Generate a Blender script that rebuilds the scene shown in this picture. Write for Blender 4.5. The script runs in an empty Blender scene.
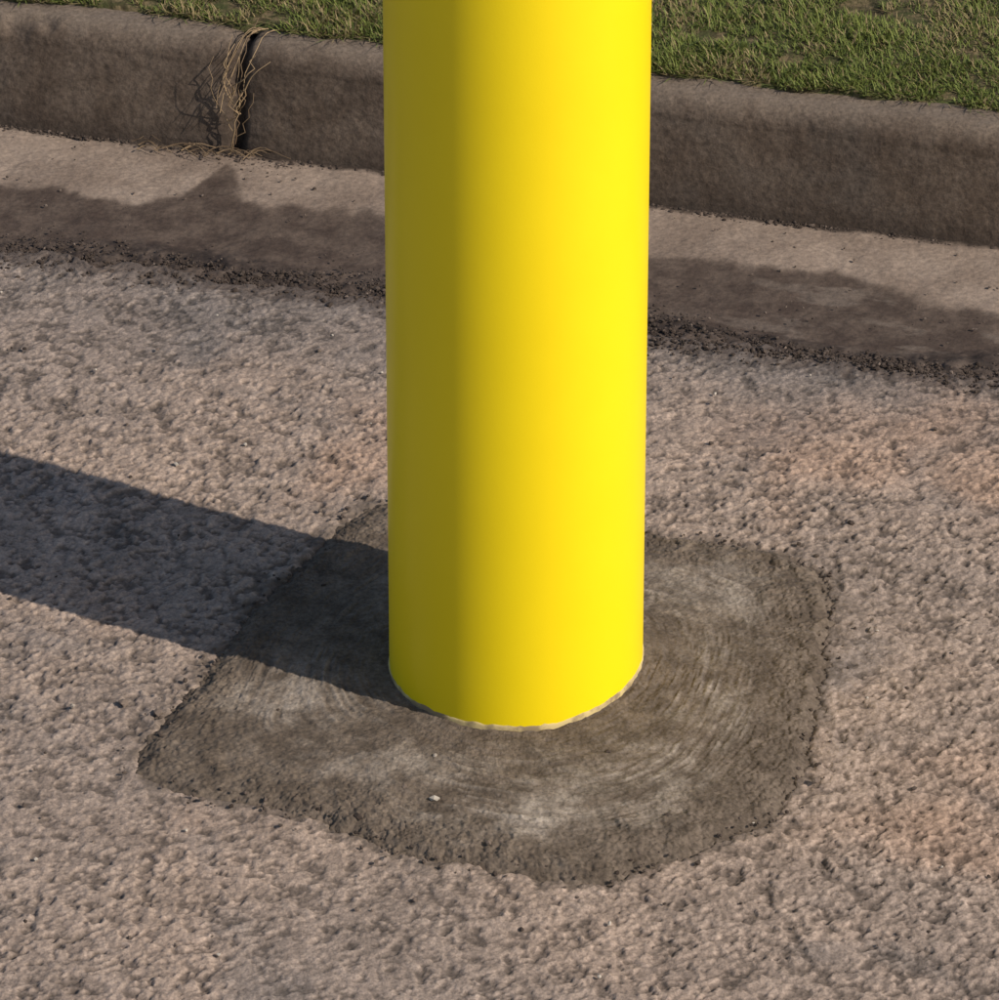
import bpy, math, random, bmesh
import numpy as np
from mathutils import Vector
random.seed(4); rng=np.random.default_rng(7)
scene=bpy.context.scene
scene.view_settings.view_transform='Standard'
scene.view_settings.look='None'
scene.view_settings.exposure=0

# ------------------------------------------------------------ street frame
A=math.radians(15.4)
EU=np.array([math.cos(A),-math.sin(A)]); EV=np.array([math.sin(A),math.cos(A)])
ORG=np.array([0.0,0.515])
def W(u,v):
    u=np.asarray(u,float); v=np.asarray(v,float)
    return ORG[0]+u*EU[0]+v*EV[0], ORG[1]+u*EU[1]+v*EV[1]
FOOT=0.228; KH=0.090; JOINT=-0.304

def sn(x,seed=0,oct=4,base=1.0):
    x=np.asarray(x,float); r=np.zeros_like(x); a=1.0;f=base
    g=np.random.default_rng(seed)
    for o in range(oct):
        tab=g.uniform(-1,1,4096); t=x*f+1000.37*(o+1); i=np.floor(t).astype(int); fr=t-i; fr=fr*fr*(3-2*fr)
        r+=a*(tab[i%4096]*(1-fr)+tab[(i+1)%4096]*fr); a*=.5; f*=2.03
    return r
def sn2(x,y,seed=0,oct=3,base=1.0,gain=.5,rot=True):
    g=np.random.default_rng(seed); x,y=np.broadcast_arrays(x,y); r=np.zeros(x.shape); a=1;f=base
    for o in range(oct):
        ro_=g.uniform(0,6.28) if rot else 0; c,s=math.cos(ro_),math.sin(ro_)
        tab=g.uniform(-1,1,(512,512)); tx=(x*c-y*s)*f+31.7*o+700; ty=(x*s+y*c)*f+17.3*o+700
        i=np.floor(tx).astype(int); j=np.floor(ty).astype(int); fx=tx-i; fy=ty-j
        fx=fx**3*(fx*(fx*6-15)+10); fy=fy**3*(fy*(fy*6-15)+10)
        r+=a*((tab[i%512,j%512]*(1-fx)+tab[(i+1)%512,j%512]*fx)*(1-fy)+(tab[i%512,(j+1)%512]*(1-fx)+tab[(i+1)%512,(j+1)%512]*fx)*fy)
        a*=gain; f*=2.03
    return r
def worley(x,y,freq,seed):
    g=np.random.default_rng(seed); N=512
    jx=g.uniform(.05,.95,(N,N)); jy=g.uniform(.05,.95,(N,N)); id_=g.uniform(0,1,(N,N))
    tx=x*freq+900; ty=y*freq+900; i0=np.floor(tx).astype(int); j0=np.floor(ty).astype(int)
    d1=np.full(x.shape,9.); d2=np.full(x.shape,9.); c=np.zeros(x.shape)
    for di in(-1,0,1):
        for dj in(-1,0,1):
            a_=(i0+di)%N; b_=(j0+dj)%N
            d=np.hypot(i0+di+jx[a_,b_]-tx,j0+dj+jy[a_,b_]-ty)
            m=d<d1; d2=np.where(m,d1,np.minimum(d2,d)); c=np.where(m,id_[a_,b_],c); d1=np.where(m,d,d1)
    return d1,d2,c
def ss(x,a,b):
    t=np.clip((x-a)/(b-a),0,1); return t*t*(3-2*t)
def axis(lo,hi,step,outlo,outhi,g=1.25):
    c=list(np.arange(lo,hi+1e-9,step)); s=step; x=hi; r=[]
    while x<outhi:
        s*=g; x=min(x+s,outhi); r.append(x)
    s=step; x=lo; l=[]
    while x>outlo:
        s*=g; x=max(x-s,outlo); l.append(x)
    return np.array(l[::-1]+c+r)
def grid_obj(name,X,Y,Z,mat,attrs=None,closed=False):
    n,m=X.shape
    me=bpy.data.meshes.new(name)
    co=np.stack([X,Y,Z],-1).reshape(-1,3).astype(np.float32)
    idx=np.arange(n*m).reshape(n,m)
    if closed: idx=np.concatenate([idx,idx[:1]],0)
    q=np.stack([idx[:-1,:-1],idx[1:,:-1],idx[1:,1:],idx[:-1,1:]],-1).reshape(-1,4)
    me.vertices.add(len(co)); me.vertices.foreach_set('co',co.ravel())
    me.loops.add(q.size); me.loops.foreach_set('vertex_index',q.ravel().astype(np.int32))
    me.polygons.add(len(q)); me.polygons.foreach_set('loop_start',np.arange(0,q.size,4,dtype=np.int32))
    me.polygons.foreach_set('loop_total',np.full(len(q),4,np.int32))
    me.update(calc_edges=True)
    me.polygons.foreach_set('use_smooth',np.ones(len(me.polygons),bool))
    if attrs:
        for k,a in attrs.items():
            at=me.attributes.new(k,'FLOAT','POINT'); at.data.foreach_set('value',np.asarray(a,np.float32).ravel())
    me.materials.append(mat)
    o=bpy.data.objects.new(name,me); scene.collection.objects.link(o); return o
def raw_obj(name,co,faces,mat,smooth=False,attrs=None):
    me=bpy.data.meshes.new(name); me.from_pydata([tuple(c) for c in co],[],[tuple(f) for f in faces]); me.update()
    if smooth: me.polygons.foreach_set('use_smooth',np.ones(len(me.polygons),bool))
    if attrs:
        for k,a in attrs.items():
            at=me.attributes.new(k,'FLOAT','POINT'); at.data.foreach_set('value',np.asarray(a,np.float32).ravel())
    me.materials.append(mat)
    o=bpy.data.objects.new(name,me); scene.collection.objects.link(o); return o

class NB:
    def __init__(s,name):
        s.m=bpy.data.materials.new(name); s.m.use_nodes=True; s.t=s.m.node_tree; s.N=s.t.nodes; s.L=s.t.links
        s.b=s.N['Principled BSDF']; s.out=s.N['Material Output']
        s.tc=s.N.new('ShaderNodeTexCoord').outputs['Object']
    def lk(s,a,b):
        if isinstance(a,bpy.types.NodeSocket): s.L.new(a,b)
        else:
            try: b.default_value=a
            except Exception: b.default_value=(a[0],a[1],a[2],1) if len(a)==3 else a
    def noise(s,scale,detail=3,rough=.5,vec=None,dist=0):
        n=s.N.new('ShaderNodeTexNoise'); n.inputs['Scale'].default_value=scale; n.inputs['Detail'].default_value=detail
        n.inputs['Roughness'].default_value=rough; n.inputs['Distortion'].default_value=dist
        s.L.new(vec or s.tc,n.inputs['Vector']); return n.outputs['Fac']
    def mr(s,v,a,b,c=0,d=1,smooth=True):
        n=s.N.new('ShaderNodeMapRange'); n.interpolation_type='SMOOTHSTEP' if smooth else 'LINEAR'
        s.lk(v,n.inputs[0])
        for i,x in enumerate((a,b,c,d)): s.lk(x,n.inputs[i+1])
        return n.outputs[0]
    def math(s,op,a,b=0):
        n=s.N.new('ShaderNodeMath'); n.operation=op; s.lk(a,n.inputs[0]); s.lk(b,n.inputs[1]); return n.outputs[0]
    def mix(s,f,a,b,mode='MIX'):
        n=s.N.new('ShaderNodeMix'); n.data_type='RGBA'; n.blend_type=mode
        s.lk(f,n.inputs[0])
        for v,i in ((a,6),(b,7)):
            if isinstance(v,bpy.types.NodeSocket): s.L.new(v,n.inputs[i])
            else: n.inputs[i].default_value=(v[0],v[1],v[2],1)
        return n.outputs[2]
    def attr(s,name):
        n=s.N.new('ShaderNodeAttribute'); n.attribute_name=name; return n.outputs['Fac']
    def comb(s,x,y,z):
        n=s.N.new('ShaderNodeCombineXYZ'); s.lk(x,n.inputs[0]); s.lk(y,n.inputs[1]); s.lk(z,n.inputs[2]); return n.outputs[0]
    def grey(s,v): return s.comb(v,v,v)
    def bump(s,h,strength=.5,dist=.001):
        n=s.N.new('ShaderNodeBump'); n.inputs['Strength'].default_value=strength; n.inputs['Distance'].default_value=dist
        s.L.new(h,n.inputs['Height']); s.L.new(n.outputs[0],s.b.inputs['Normal'])
    def col(s,c): s.lk(c,s.b.inputs['Base Color'])
    def rough(s,r): s.lk(r,s.b.inputs['Roughness'])
    def spec(s,r): s.b.inputs['Specular IOR Level'].default_value=r

# ------------------------------------------------------------ mortar outline (metres, bollard at origin)
OUT=[(-.262,-.122),(-.250,-.088),(-.216,-.010),(-.195,.055),(-.162,.130),(-.126,.196),(-.096,.226),(-.05,.218),(0,.204),(.05,.190),(.098,.179),(.163,.158),(.206,.142),(.226,.116),(.226,.057),(.212,-.049),(.198,-.133),(.170,-.200),(.120,-.235),(.080,-.260),(.054,-.277),(.015,-.270),(-.044,-.250),(-.085,-.236),(-.124,-.206),(-.158,-.186),(-.212,-.172),(-.254,-.146)]
pp=np.array(OUT); den=[]
for i in range(len(pp)):
    q=pp[(i+1)%len(pp)]
    for t in np.linspace(0,1,20,endpoint=False): den.append(pp[i]*(1-t)+q*t)
den=np.array(den); ang=np.arctan2(den[:,1],den[:,0]); rad=np.hypot(den[:,0],den[:,1])
o_=np.argsort(ang); ang=ang[o_]; rad=rad[o_]
NA=1700; NR=190
th=np.linspace(-math.pi,math.pi,NA,endpoint=False)
ro=np.interp(th,np.concatenate([ang[-1:]-2*math.pi,ang,ang[:1]+2*math.pi]),np.concatenate([rad[-1:],rad,rad[:1]]))
rs=ro.copy()
kk=np.hanning(51); kk/=kk.sum(); rs=np.convolve(np.concatenate([rs[-25:],rs,rs[:25]]),kk,'valid')
ro=rs+.0026*sn2(np.cos(th)*3+5,np.sin(th)*3+5,61,6,6.0,.68)
def rout(X,Y): return np.interp(np.arctan2(Y,X),np.append(th,math.pi),np.append(ro,ro[0]))

# ------------------------------------------------------------ asphalt
us=axis(-.50,.66,.00120,-60,60,1.3); vs=axis(-1.06,.0,.00120,-80,.0,1.3)
vs=np.concatenate([vs,[.003,.006,.008]])
U,V=np.meshgrid(us,vs,indexing='ij')
edge=.008*sn(us,3,4,30)[:,None]
Vp=np.where(V>-.03,V+edge*np.clip((V+.03)/.03,0,1),V)
X,Y=W(U,Vp)
wx=.0024*sn2(U,V,90,2,150); wy=.0024*sn2(U,V,91,2,150)
d1,d2,cid=worley(U+wx,V+wy,165,92)
e1,e2,cid2=worley(U+wy*.7,V+wx*.7,330,93)
dome=np.clip(1-(d1/.75)**2,0,1)
dome2=np.clip(1-(e1/.7)**2,0,1)
fld=sn2(U,V,95,3,112,.6)
pits=ss(fld,-.75,.0)
H=.46*dome*(.30+.70*cid)+.28*dome2*cid2+.15*sn2(U,V,94,3,220,.6)+.50*pits
H=(H-H.mean())
fade=np.clip(1.2-np.maximum(np.abs(U)-.9,0)*3,0,1)*np.clip(1.2-np.maximum(-V-1.3,0)*3,0,1)
wornA=.90+.28*sn2(U,V,98,2,6)
Z=.0030*H*fade*np.clip(wornA,.55,1.2)+.0012*sn2(U,V,5,3,9.0)*fade
dist=rout(X,Y)-np.hypot(X,Y)
Z-=.006*ss(dist,.0,.008)
Z=np.where(V>.0001,-.007-(V-.003)*3,Z)
smear=ss(dist,-.020,.001)*ss(sn2(X,Y,97,4,70,.6)+dist*45,-.9,.3)
a=NB('asphalt_mat')
hatt=a.attr('hh'); cidA=a.attr('cid'); av=a.attr('av')
big=a.noise(3.0,3,.55); big2=a.noise(7,3,.6,dist=.5); mid=a.noise(26,4,.6)
warm=a.noise(5,2,.5,vec=a.comb(a.attr('au'),av,3.7))
c=a.mix(a.mr(big,.38,.62),(.240,.184,.148),(.292,.216,.167))
c=a.mix(a.mr(warm,.56,.72,0,.50),c,(.345,.215,.143))
c=a.mix(a.mr(big2,.54,.70,0,.55),c,(.170,.142,.125))
near=a.mr(a.math('ADD',av,a.math('MULTIPLY',a.math('SUBTRACT',big2,.5),.36)),-.18,.0,0,.65)
c=a.mix(near,c,(.140,.118,.104))
c=a.mix(1.0,c,a.grey(a.mr(cidA,0,1,.72,1.28,False)),'MULTIPLY')
c=a.mix(1.0,c,a.grey(a.mr(mid,.3,.7,.85,1.14)),'MULTIPLY')
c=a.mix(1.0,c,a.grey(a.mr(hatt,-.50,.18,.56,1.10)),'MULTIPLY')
fn=a.noise(520,3,.65)
c=a.mix(1.0,c,a.grey(a.mr(fn,.3,.7,.72,1.28,False)),'MULTIPLY')
dirtA=a.mr(a.math('ADD',av,a.math('MULTIPLY',a.math('SUBTRACT',a.noise(60,4,.65),.5),.06)),-.034,-.006)
c=a.mix(a.math('MULTIPLY',dirtA,.75),c,(.070,.051,.041))
c=a.mix(a.math('MULTIPLY',a.attr('smear'),.75),c,(.108,.083,.064))
a.col(c); a.rough(.9); a.spec(.25); a.bump(fn,.6,.0014)
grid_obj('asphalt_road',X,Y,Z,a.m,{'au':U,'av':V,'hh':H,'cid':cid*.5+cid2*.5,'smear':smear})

# ------------------------------------------------------------ gutter
us=axis(-.62,.55,.0018,-60,60,1.3)
prof_v=np.concatenate([[-.08,-.04],np.arange(-.02,.2401,.0018)])
U,V=np.meshgrid(us,prof_v,indexing='ij')
Z=np.where(V<-.015,-.03,-.008+.004*np.clip(V/FOOT,0,1))
X,Y=W(U,V)
nearm=(np.abs(U)<3)
Z=Z+nearm*(.0012*sn2(U,V,8,3,14)+.00035*sn2(U,V,9,4,150,.6))
mudw=.036+.018*sn(us,101,3,7)[:,None]
mud=np.clip(1-np.abs(V-.006)/mudw,0,1)**.6*nearm
Z=Z+mud*(.0045+.0022*sn2(U,V,102,4,90,.65))
wetc0=np.interp(U,[-.60,-.50,-.42,-.36,-.325,-.304,-.285,-.25,-.20,-.16,0,.10,.25,.35,.45],[.54,.53,.50,.52,.64,.86,.72,.64,.68,.72,.66,.62,.60,.55,.52])
vf=V/FOOT
wfield=wetc0+.055*sn2(U,V,103,4,13,.6)+.02*sn(U,104,4,60)-vf
wm=.85*ss(wfield,-.02,.04)+.15*ss(wfield,-.10,.16)
g=NB('gutter_concrete_mat')
u=g.attr('gu'); wet=g.attr('wet'); v=g.attr('gv'); mudA=g.attr('mud')
fine=g.noise(240,4,.65); st=g.noise(10,5,.65); st2=g.noise(38,4,.6)
dry=g.mix(g.mr(st,.35,.65),(.195,.143,.108),(.275,.208,.160))
wetc=g.mix(g.mr(st2,.35,.68),(.060,.041,.031),(.102,.073,.055))
c=g.mix(wet,dry,wetc)
silt=g.math('MULTIPLY',g.mr(u,.05,.25),g.mr(g.noise(11,4,.6,vec=g.comb(u,g.math('MULTIPLY',v,2.5),2)),.50,.60,0,.55))
c=g.mix(g.math('MULTIPLY',silt,wet),c,(.18,.14,.11))
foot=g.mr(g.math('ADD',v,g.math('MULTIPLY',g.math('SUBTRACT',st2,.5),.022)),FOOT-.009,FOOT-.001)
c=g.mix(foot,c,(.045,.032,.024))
c=g.mix(g.mr(mudA,.02,.5,0,.85),c,g.mix(g.mr(st2,.4,.6),(.034,.024,.019),(.080,.058,.045)))
c=g.mix(1.0,c,g.grey(g.mr(fine,.3,.7,.74,1.24,False)),'MULTIPLY')
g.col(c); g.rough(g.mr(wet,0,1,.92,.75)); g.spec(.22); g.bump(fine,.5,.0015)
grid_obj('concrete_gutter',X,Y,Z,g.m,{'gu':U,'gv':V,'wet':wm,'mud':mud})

# ------------------------------------------------------------ kerb
P=[(FOOT-.004,-.02)]
fx0=FOOT; bat=.014; R=.022
P.append((fx0,-.004))
P+= [(fx0+bat*t,(KH-R)*t) for t in np.linspace(.03,1,44)]
P+= [(fx0+bat+R-R*math.cos(t),KH-R+R*math.sin(t)) for t in np.linspace(.05,math.pi/2,30)]
P+= [(fx0+bat+R+d,KH+.002*d/.1) for d in np.linspace(.002,.10,50)]
P+= [(fx0+bat+R+.104,KH-.005),(fx0+bat+R+.104,-.1)]
P=np.array(P); T=np.gradient(P,axis=0); Nn=np.stack([-T[:,1],T[:,0]],1); Nn/=np.linalg.norm(Nn,axis=1)[:,None]
S=np.concatenate([[0],np.cumsum(np.linalg.norm(np.diff(P,axis=0),axis=1))])-.02
us=axis(-.62,.55,.0018,-60,60,1.3)
U,I=np.meshgrid(us,np.arange(len(P)),indexing='ij'); SS=S[I]; nm=(np.abs(U)<3)
jd=np.abs(U-JOINT+.0025*sn(S,4,3,60)[I]); inn=-.009*np.exp(-(jd/.0042)**2)-.004*np.exp(-(jd/.016)**2)
inn+=nm*(.0012*sn2(U,SS,12,2,9)+.00030*sn2(U,SS,13,5,110,.7))
chip=np.clip(sn2(U,SS,21,3,22)-.75,0,1)*np.exp(-((SS-.085)/.015)**2)*nm
inn-=.006*chip
V=P[I,0]+Nn[I,0]*inn; Z=P[I,1]+Nn[I,1]*inn
X,Y=W(U,V)
k=NB('kerb_concrete_mat')
u=k.attr('gu'); s=k.attr('gs')
fine=k.noise(300,4,.7); med=k.noise(24,5,.7)
str_=k.noise(1,5,.6,vec=k.comb(k.math('MULTIPLY',u,30),k.math('MULTIPLY',s,9),0)); stain=k.noise(6,4,.65)
c=k.mix(k.mr(med,.33,.68),(.088,.062,.045),(.140,.103,.077))
c=k.mix(k.mr(str_,.5,.75,0,.5),c,(.068,.049,.037))
c=k.mix(k.mr(stain,.48,.66,0,.5),c,(.062,.050,.042))
top_lit=k.mr(k.math('ADD',s,k.math('MULTIPLY',med,.03)),.090,.120)
c=k.mix(k.math('MULTIPLY',top_lit,.65),c,(.185,.142,.106))  # kerb top painted paler, its sunlit look put into the colour
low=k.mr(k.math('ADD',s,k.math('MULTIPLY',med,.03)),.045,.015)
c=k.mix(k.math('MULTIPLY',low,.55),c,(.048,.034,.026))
jm=k.mr(k.math('ABSOLUTE',k.math('SUBTRACT',u,JOINT)),.003,.012,1,0)
c=k.mix(k.math('MULTIPLY',jm,.75),c,(.045,.032,.024))
c=k.mix(1.0,c,k.grey(k.mr(fine,.3,.7,.64,1.36,False)),'MULTIPLY')
k.col(c); k.rough(.92); k.spec(.2); k.bump(fine,.45,.0014)
grid_obj('concrete_kerb',X,Y,Z,k.m,{'gu':U,'gs':SS})

# ------------------------------------------------------------ lawn
VB=FOOT+.047
so=NB('lawn_soil_mat')
c=so.mix(so.mr(so.noise(30,5,.7),.35,.65),(.060,.046,.024),(.060,.068,.024))
c=so.mix(so.mr(so.noise(90,4,.7),.46,.62,0,.8),c,(.17,.125,.068))
so.col(c); so.rough(1); so.spec(.1); so.bump(so.noise(120,4,.6),.6,.006)
us=axis(-.8,.8,.006,-60,60,1.3); vs=np.concatenate([[VB],axis(VB+.004,VB+.7,.006,VB+.004,90,1.3)])
U,V=np.meshgrid(us,vs,indexing='ij')
Z=KH+.002+.006*np.clip((V-VB)/.05,0,1)+.002*sn2(U,V,31,3,20)*(V<3); Z=np.where(V<=VB+.0001,KH-.006,Z)
V=V+.006*sn(U,33,4,18)*np.exp(-(V-VB)/.05)
X,Y=W(U,V); grid_obj('lawn_ground',X,Y,Z,so.m)
gr=NB('grass_blade_mat')
t=gr.attr('tone'); hgt=gr.attr('hgt')
c=gr.mix(gr.mr(t,0,.6,0,1,False),(.080,.115,.018),(.185,.218,.042))
c=gr.mix(gr.mr(t,.72,.86),c,(.31,.230,.112))
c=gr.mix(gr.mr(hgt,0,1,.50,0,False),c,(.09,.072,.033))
gr.col(c); gr.rough(.65); gr.spec(.22)
def blades(x,y,z,L,az,lean,w,tone,bend=.5):
    n=len(x); px,py=-np.sin(az)*w/2,np.cos(az)*w/2; dx,dy=np.cos(az),np.sin(az)
    C=np.zeros((n,6,3)); Hh=np.zeros((n,6)); q=0
    for f,ww in ((0,1),(.5,.85),(1,.12)):
        hor=L*f*np.sin(lean)*(1-bend+bend*f); ver=L*f*np.cos(lean)*(1-.25*f*bend)
        for sg in(-1,1):
            C[:,q,0]=x+dx*hor+sg*px*ww; C[:,q,1]=y+dy*hor+sg*py*ww; C[:,q,2]=z+ver; Hh[:,q]=f; q+=1
    b=np.arange(n)[:,None]*6
    F=np.concatenate([b+np.array([[0,1,3,2]]),b+np.array([[2,3,5,4]])],0)
    return C.reshape(-1,3),F,np.repeat(tone,6),Hh.ravel()
N=150000
uu=rng.uniform(-.8,.8,N); dd=rng.exponential(.22,N)
keep=(dd<1.6)&(sn2(uu,dd,41,3,22)>-.85); uu=uu[keep]; dd=dd[keep]; n=len(uu)
cl=sn2(uu,dd,41,3,22); patchy=sn2(uu,dd,43,3,14)
off=.006*sn(uu,33,4,18)*np.exp(-dd/.05)
x,y=W(uu,VB+dd+off+.001)
tone=np.clip(rng.normal(.34+.14*cl,.2),0,.7); tone=np.where(rng.uniform(0,1,n)<.14+.34*(patchy<-.2),.9,tone)
L=rng.uniform(.005,.013,n)*(1.05+.45*cl)
B1=blades(x,y,KH+.002+.006*np.clip(dd/.05,0,1),L,rng.uniform(0,6.283,n),rng.uniform(.4,1.4,n),rng.uniform(.0007,.0014,n),tone)
n=900; u0=rng.uniform(-.8,.8,n); u0=u0[sn(u0,55,3,12)>-.1]; n=len(u0)
x,y=W(u0,VB+rng.uniform(-.006,.012,n)+.006*sn(u0,33,4,18))
B2=blades(x,y,np.full(n,KH+.003),rng.uniform(.006,.019,n),-math.pi/2-A+rng.normal(0,.8,n),rng.uniform(.9,1.5,n),rng.uniform(.0007,.0013,n),rng.choice([.2,.4,.5,.9,.9],n))
raw_obj('lawn_grass',np.concatenate([B1[0],B2[0]]).tolist(),np.concatenate([B1[1],B2[1]+len(B1[0])]).tolist(),gr.m,False,{'tone':np.concatenate([B1[2],B2[2]]),'hgt':np.concatenate([B1[3],B2[3]])})

# ------------------------------------------------------------ mortar collar
r0=.076
sf=np.linspace(0,1,NR)**.95
TH,SF=np.meshgrid(th,sf,indexing='ij')
RO=ro[:,None]; RSM=rs[:,None]
RR=r0+(RO-r0)*SF
X=RR*np.cos(TH);Y=RR*np.sin(TH)
def moundf(th_,r_): return (.0005+.010*np.clip(np.cos(th_-math.radians(15)),0,1))*np.exp(-np.clip(r_-.088,0,1)/.035)
BASE=.0014
MET=RR+(.22/RSM-1)*RR*ss(RR,.10,.20)*.75+.005*sn2(X,Y,64,2,9)
def ring(freq,seed,af):
    wA=ss(np.cos(TH),-.3,.3)
    n1=sn2(TH*af,MET*freq,seed,3,1,.6,False); n2=sn2(((TH+2*math.pi)%(2*math.pi))*af+40,MET*freq,seed+1,3,1,.6,False)
    return n1*wA+n2*(1-wA)
STK=.42*ring(200,300,3.4)+.62*ring(460,310,6.5)
brk=ss(sn2(X,Y,66,3,24),-.6,.4)
outer=ss(SF,.50,.9)
STK*=(1-.45*outer)*(.3+.7*brk)
d1,d2,cid=worley(X+.001*sn2(X,Y,70,2,200),Y,230,71)
lum=ss(sn2(X,Y,67,4,70,.6),-.1,.9)
Zr=.00090*STK+.00045*sn2(X,Y,68,4,180,.65)+outer*(.0016*lum+.0012*ss(d2-d1,0,.4)*cid)
Z=BASE+moundf(TH,RR)+.0012*sn2(X,Y,63,3,18)*ss(RR,.09,.13)+Zr+.0015*ss(RR,.09,.15)*(1-ss(SF,.8,1))
Z+=.0020*np.exp(-((SF-.925)/.028)**2)*np.clip(np.cos(TH-math.radians(20)),0,1)
Z-=.0044*np.clip((SF-.90)/.10,0,1)**1.3
def blob(x,y,sx,sy): return np.exp(-((X-x)/sx)**2-((Y-y)/sy)**2)
arc=lambda a0,w,r,rw: np.exp(-((np.angle(np.exp(1j*(TH-math.radians(a0)))))/math.radians(w))**2-((MET-r)/rw)**2)
light=.75*arc(-105,52,.160,.036)+.80*blob(.135,.095,.05,.05)+.36*arc(-15,40,.145,.03)+.60*blob(-.145,-.055,.06,.035)+.35*arc(150,45,.14,.035)+.30*arc(-45,30,.155,.035)+.30*blob(.05,-.20,.05,.03)
light=np.clip(light,0,1.0)
M=.50*light+.36*STK*(.20+light)+.24*sn2(X,Y,69,4,28,.6)*(.30+light)+.14*sn2(X,Y,72,3,120)-.08*outer
M=ss(M,.0,1.05)
p=NB('mortar_mat')
m_=p.attr('mm'); sfr=p.attr('sf')
fine=p.noise(330,4,.7); med=p.noise(45,4,.6)
dark=p.mix(p.mr(med,.35,.65),(.090,.067,.049),(.146,.111,.083))
c=p.mix(m_,dark,(.35,.292,.240))
c=p.mix(1.0,c,p.grey(p.mr(fine,.3,.7,.62,1.36,False)),'MULTIPLY')
p.col(c); p.rough(.93); p.spec(.22); p.bump(fine,.5,.0014)
grid_obj('mortar_collar',X,Y,Z,p.m,{'mm':M,'sf':SF},closed=True)

# ------------------------------------------------------------ bollard
y_=NB('yellow_sleeve_mat')
y_.col(y_.mix(y_.mr(y_.noise(9,3,.6),.3,.7,0,1),(.845,.620,.002),(.865,.640,.003)))
y_.rough(.42); y_.spec(.35)
y_.b.inputs['Coat Weight'].default_value=.12; y_.b.inputs['Coat Roughness'].default_value=.15
y_.bump(y_.noise(900,2,.5),.15,.0004)
RB=.0883; prof=[(RB*.93,-.03),(RB,-.02)]+[(RB*(1-.011*z/.5),z) for z in np.linspace(0,1.0,60)]
rt=prof[-1][0]; prof+=[(rt*math.cos(t),1.0+.075*math.sin(t)) for t in np.linspace(.08,math.pi/2-.001,20)]
prof=np.array(prof); NT=200
tt=np.linspace(0,2*math.pi,NT,endpoint=False)
TT,I=np.meshgrid(tt,np.arange(len(prof)),indexing='ij')
emp=bpy.data.objects.new('yellow_bollard',None); scene.collection.objects.link(emp)
sl=grid_obj('sleeve',prof[I,0]*np.cos(TT),prof[I,0]*np.sin(TT),prof[I,1],y_.m,closed=True); sl.parent=emp
w=NB('rim_mat'); w.col(w.mix(w.mr(w.noise(45,4,.6),.40,.60),(.54,.41,.18),(.24,.17,.09))); w.rough(.9)
ringh=BASE+moundf(tt,.088)
G=np.zeros((NT,4,3))
for j,(r,dz) in enumerate([(.0879,.0014),(.0886,.0009),(.0890,-.0002),(.0894,-.004)]):
    wob=.0008*sn2(np.cos(tt)*5+9,np.sin(tt)*5+9,71,3,4)
    G[:,j,0]=r*np.cos(tt);G[:,j,1]=r*np.sin(tt);G[:,j,2]=ringh+dz+wob
rim=grid_obj('base_rim',G[:,:,0],G[:,:,1],G[:,:,2],w.m,closed=True); rim.parent=emp
emp.rotation_euler=(math.radians(-1.5),0,0); emp.location=(0,-.0025,0)

# ------------------------------------------------------------ pebbles / dirt
bm=bmesh.new(); bmesh.ops.create_icosphere(bm,subdivisions=1,radius=1); bm.verts.ensure_lookup_table()
iv=np.array([v.co[:] for v in bm.verts]); ifc=np.array([[v.index for v in f.verts] for f in bm.faces]); bm.free()
def stones(name,items,mat):
    it=np.array(items); n=len(it); m=len(iv)
    q=iv[None]*(1+rng.uniform(-.28,.28,(n,m,1)))*np.stack([rng.uniform(.7,1.3,n),rng.uniform(.7,1.3,n),rng.uniform(.5,.85,n)],1)[:,None,:]*it[:,3][:,None,None]
    an=rng.uniform(0,6.28,n)[:,None]; ca,sa=np.cos(an),np.sin(an)
    C=np.stack([q[:,:,0]*ca-q[:,:,1]*sa+it[:,0:1],q[:,:,0]*sa+q[:,:,1]*ca+it[:,1:2],q[:,:,2]+it[:,2:3]+it[:,3:4]*.3],-1)
    F=(ifc[None]+np.arange(n)[:,None,None]*m).reshape(-1,3)
    return raw_obj(name,C.reshape(-1,3).tolist(),F.tolist(),mat,False,{'tone':np.repeat(it[:,4],m)})
d=NB('dirt_crumb_mat'); t=d.attr('tone')
c=d.mix(d.mr(t,0,.7,0,1,False),(.038,.027,.021),(.16,.12,.095)); c=d.mix(d.mr(t,.8,1),c,(.46,.40,.33))
d.col(c); d.rough(.95); d.spec(.2)
it=[]
for i in range(12000):
    u0=random.uniform(-.75,.75); wdt=.019+.010*float(sn(np.array([u0]),81,3,6)[0])
    v0=.006+random.gauss(0,1)*wdt*.8+.006*float(sn(np.array([u0]),82,3,10)[0])
    x,y=W(u0,v0); r=min(.0034,random.lognormvariate(math.log(.00085),.44))
    it.append((float(x),float(y),.000 if v0<0 else -.0035,r,abs(random.gauss(.08,.12)) if random.random()<.985 else .8))
for i in range(3000):
    u0=random.uniform(-.75,.75); v0=FOOT-abs(random.gauss(0,.004))
    if abs(u0-JOINT)<.05: v0=FOOT-abs(random.gauss(0,.012))
    x,y=W(u0,v0); it.append((float(x),float(y),-.005,min(.003,random.lognormvariate(math.log(.0009),.4)),abs(random.gauss(.12,.16))))
for i in range(240):
    u0=random.uniform(-.75,.75); v0=random.uniform(0,FOOT); x,y=W(u0,v0)
    it.append((float(x),float(y),-.004,random.uniform(.0006,.0015),random.uniform(0,.8)))
stones('kerb_dirt',it,d.m)
it=[]
for i in range(420):
    j=random.randrange(NA); e=random.gauss(-.008,.013); r_=ro[j]+e
    it.append((r_*math.cos(th[j]),r_*math.sin(th[j]),.0012,random.uniform(.0006,.0019),abs(random.gauss(.25,.15))))
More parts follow.
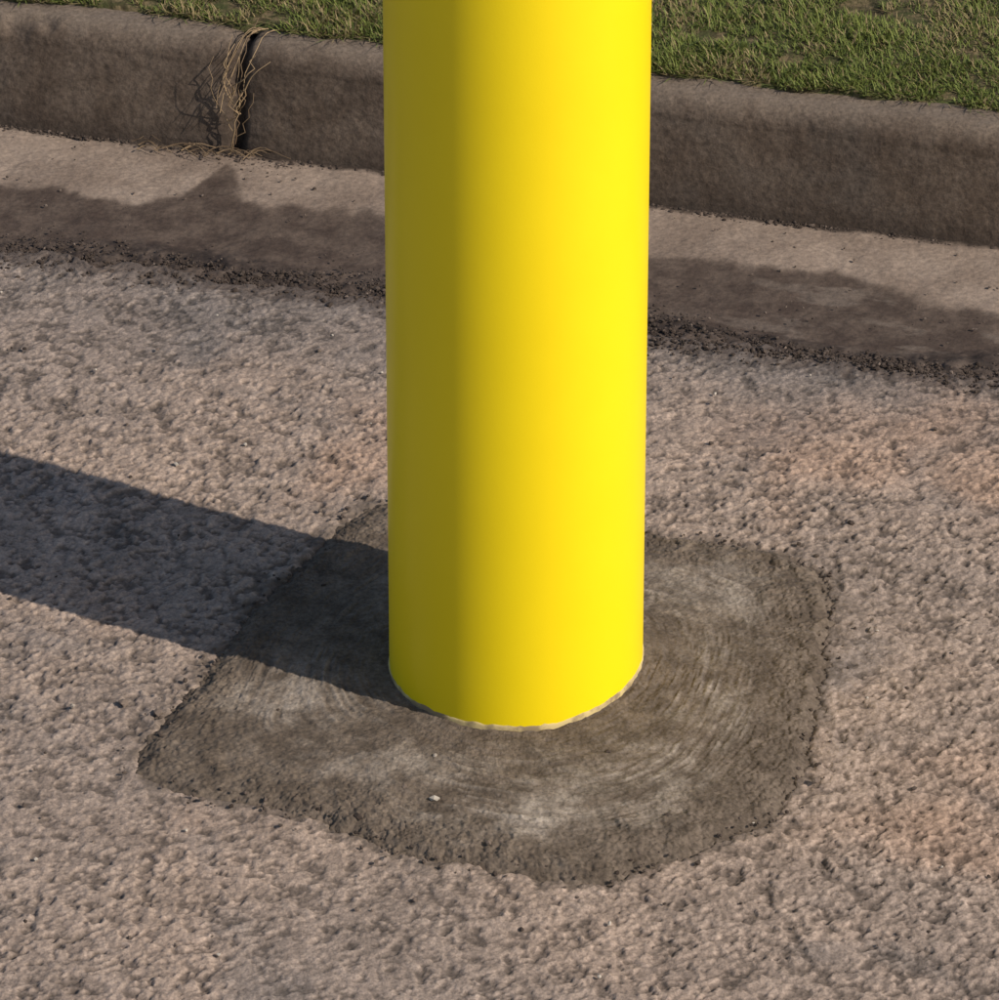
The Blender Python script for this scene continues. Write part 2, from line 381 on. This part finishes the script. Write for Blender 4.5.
for i in range(240):
    u0=random.uniform(-.5,.66); v0=random.uniform(-1.05,-.03); x,y=W(u0,v0)
    it.append((float(x),float(y),.001,random.uniform(.0008,.0018),random.choice([.1,.3,.6,.7,.95])))
for q in [(-.055,-.178,.003,.0038,.95),(-.075,-.163,.003,.0026,.8),(-.055,-.124,.003,.0018,.9),(-.019,-.232,.004,.0026,.6),(-.27,-.055,.001,.0035,.8),(-.305,-.06,.001,.0025,.9),(-.246,-.068,.001,.0035,.7),(.245,.19,.001,.0035,.2),(.062,-.12,.003,.002,.15),(-.105,-.2,.003,.003,.1),(.10,-.20,.004,.0028,.2),(.25,.04,.001,.003,.85),(.2,-.155,.002,.003,.7)]:
    it.append(q)
stones('loose_gravel',it,d.m)

# ------------------------------------------------------------ dry weed in the kerb joint
dw=NB('dry_straw_mat'); t=dw.attr('tone'); dw.col(dw.mix(t,(.11,.066,.035),(.38,.26,.14))); dw.rough(.8)
co=[];fa=[];tn=[]
def tube(path,r,tone):
    path=np.array(path); n=len(path); b=len(co)
    for i in range(n):
        t=path[min(n-1,i+1)]-path[max(0,i-1)]; t/=np.linalg.norm(t)+1e-9
        a1=np.cross(t,[0.3,0.9,0.2]); a1/=np.linalg.norm(a1)+1e-9; a2=np.cross(t,a1); rr=r*(1-.6*i/n)
        for kk in range(4):
            q=path[i]+rr*(math.cos(kk*math.pi/2)*a1+math.sin(kk*math.pi/2)*a2); co.append(tuple(q)); tn.append(tone)
    for i in range(n-1):
        for kk in range(4):
            k2=(kk+1)%4; fa.append((b+i*4+kk,b+i*4+k2,b+(i+1)*4+k2,b+(i+1)*4+kk))
def K(u,v,z):
    x,y=W(u,v); return np.array([float(x),float(y),z])
for i in range(11):
    z0=random.uniform(-.004,.05); L=random.uniform(.02,.07); pth=[]; lean=random.gauss(.14,.24); ph=random.uniform(0,6)
    for f in np.linspace(0,1,9):
        z=z0+L*f; over=max(0,z-.075)
        pth.append(K(JOINT-.002+random.gauss(0,.0018)+lean*L*f+.003*math.sin(ph+5*f),FOOT-.002-.005*math.sin(f*2.2)*random.uniform(.4,1.3)+min(z,.08)*.14+over*1.0,z))
    tube(pth,random.uniform(.0003,.0008),random.random())
for i in range(5):
    pth=[]; du=random.gauss(.002,.005); L=random.uniform(.03,.08); s_=random.gauss(-.28,.1)
    for f in np.linspace(0,1,9):
        pth.append(K(JOINT+.014+du+random.gauss(0,.0013)+s_*L*f,FOOT+.05-.056*f,KH+.008*math.sin(math.pi*min(1,f*1.1))-(.02+.5*L)*f*f))
    tube(pth,random.uniform(.0003,.0008),random.uniform(.3,1))
for i in range(26):
    u0=JOINT+random.uniform(-.09,.02); v0=FOOT-random.uniform(.002,.022); an=random.gauss(.1,.35); L=random.uniform(.012,.04)
    pth=[K(u0+math.cos(an)*L*f,v0+math.sin(an)*L*f+.003*math.sin(5*f),-.001+.004*math.sin(3*f)) for f in np.linspace(0,1,6)]
    tube(pth,random.uniform(.0003,.0008),random.uniform(0,.5))
raw_obj('dry_weed',co,fa,dw.m,True,{'tone':tn})

# ------------------------------------------------------------ light
EL=math.radians(36); AZ=(math.cos(math.radians(27)),-math.sin(math.radians(27)))
sd=Vector((AZ[0]*math.cos(EL),AZ[1]*math.cos(EL),math.sin(EL)))
sun=bpy.data.lights.new('sun','SUN'); sun.energy=4.5; sun.angle=math.radians(.55); sun.color=(1,.93,.83)
so_=bpy.data.objects.new('sun',sun); scene.collection.objects.link(so_); so_.rotation_euler=sd.to_track_quat('Z','Y').to_euler()
so_.location=sd*10
wd=bpy.data.worlds.new('World'); scene.world=wd; wd.use_nodes=True
sk=wd.node_tree.nodes.new('ShaderNodeTexSky'); sk.sky_type='NISHITA'; sk.sun_disc=False; sk.sun_elevation=EL; sk.sun_rotation=math.atan2(AZ[0],AZ[1])
wd.node_tree.links.new(sk.outputs[0],wd.node_tree.nodes['Background'].inputs[0]); wd.node_tree.nodes['Background'].inputs[1].default_value=.115

# ------------------------------------------------------------ camera
cam=bpy.data.cameras.new('camera'); co_=bpy.data.objects.new('camera',cam); scene.collection.objects.link(co_); scene.camera=co_
cam.sensor_fit='HORIZONTAL'; cam.sensor_width=36; cam.lens=5000/999*36; cam.clip_end=500; cam.clip_start=.05
co_.location=(-.0115,-2.964,1.842); co_.rotation_euler=(math.radians(60),0,0)
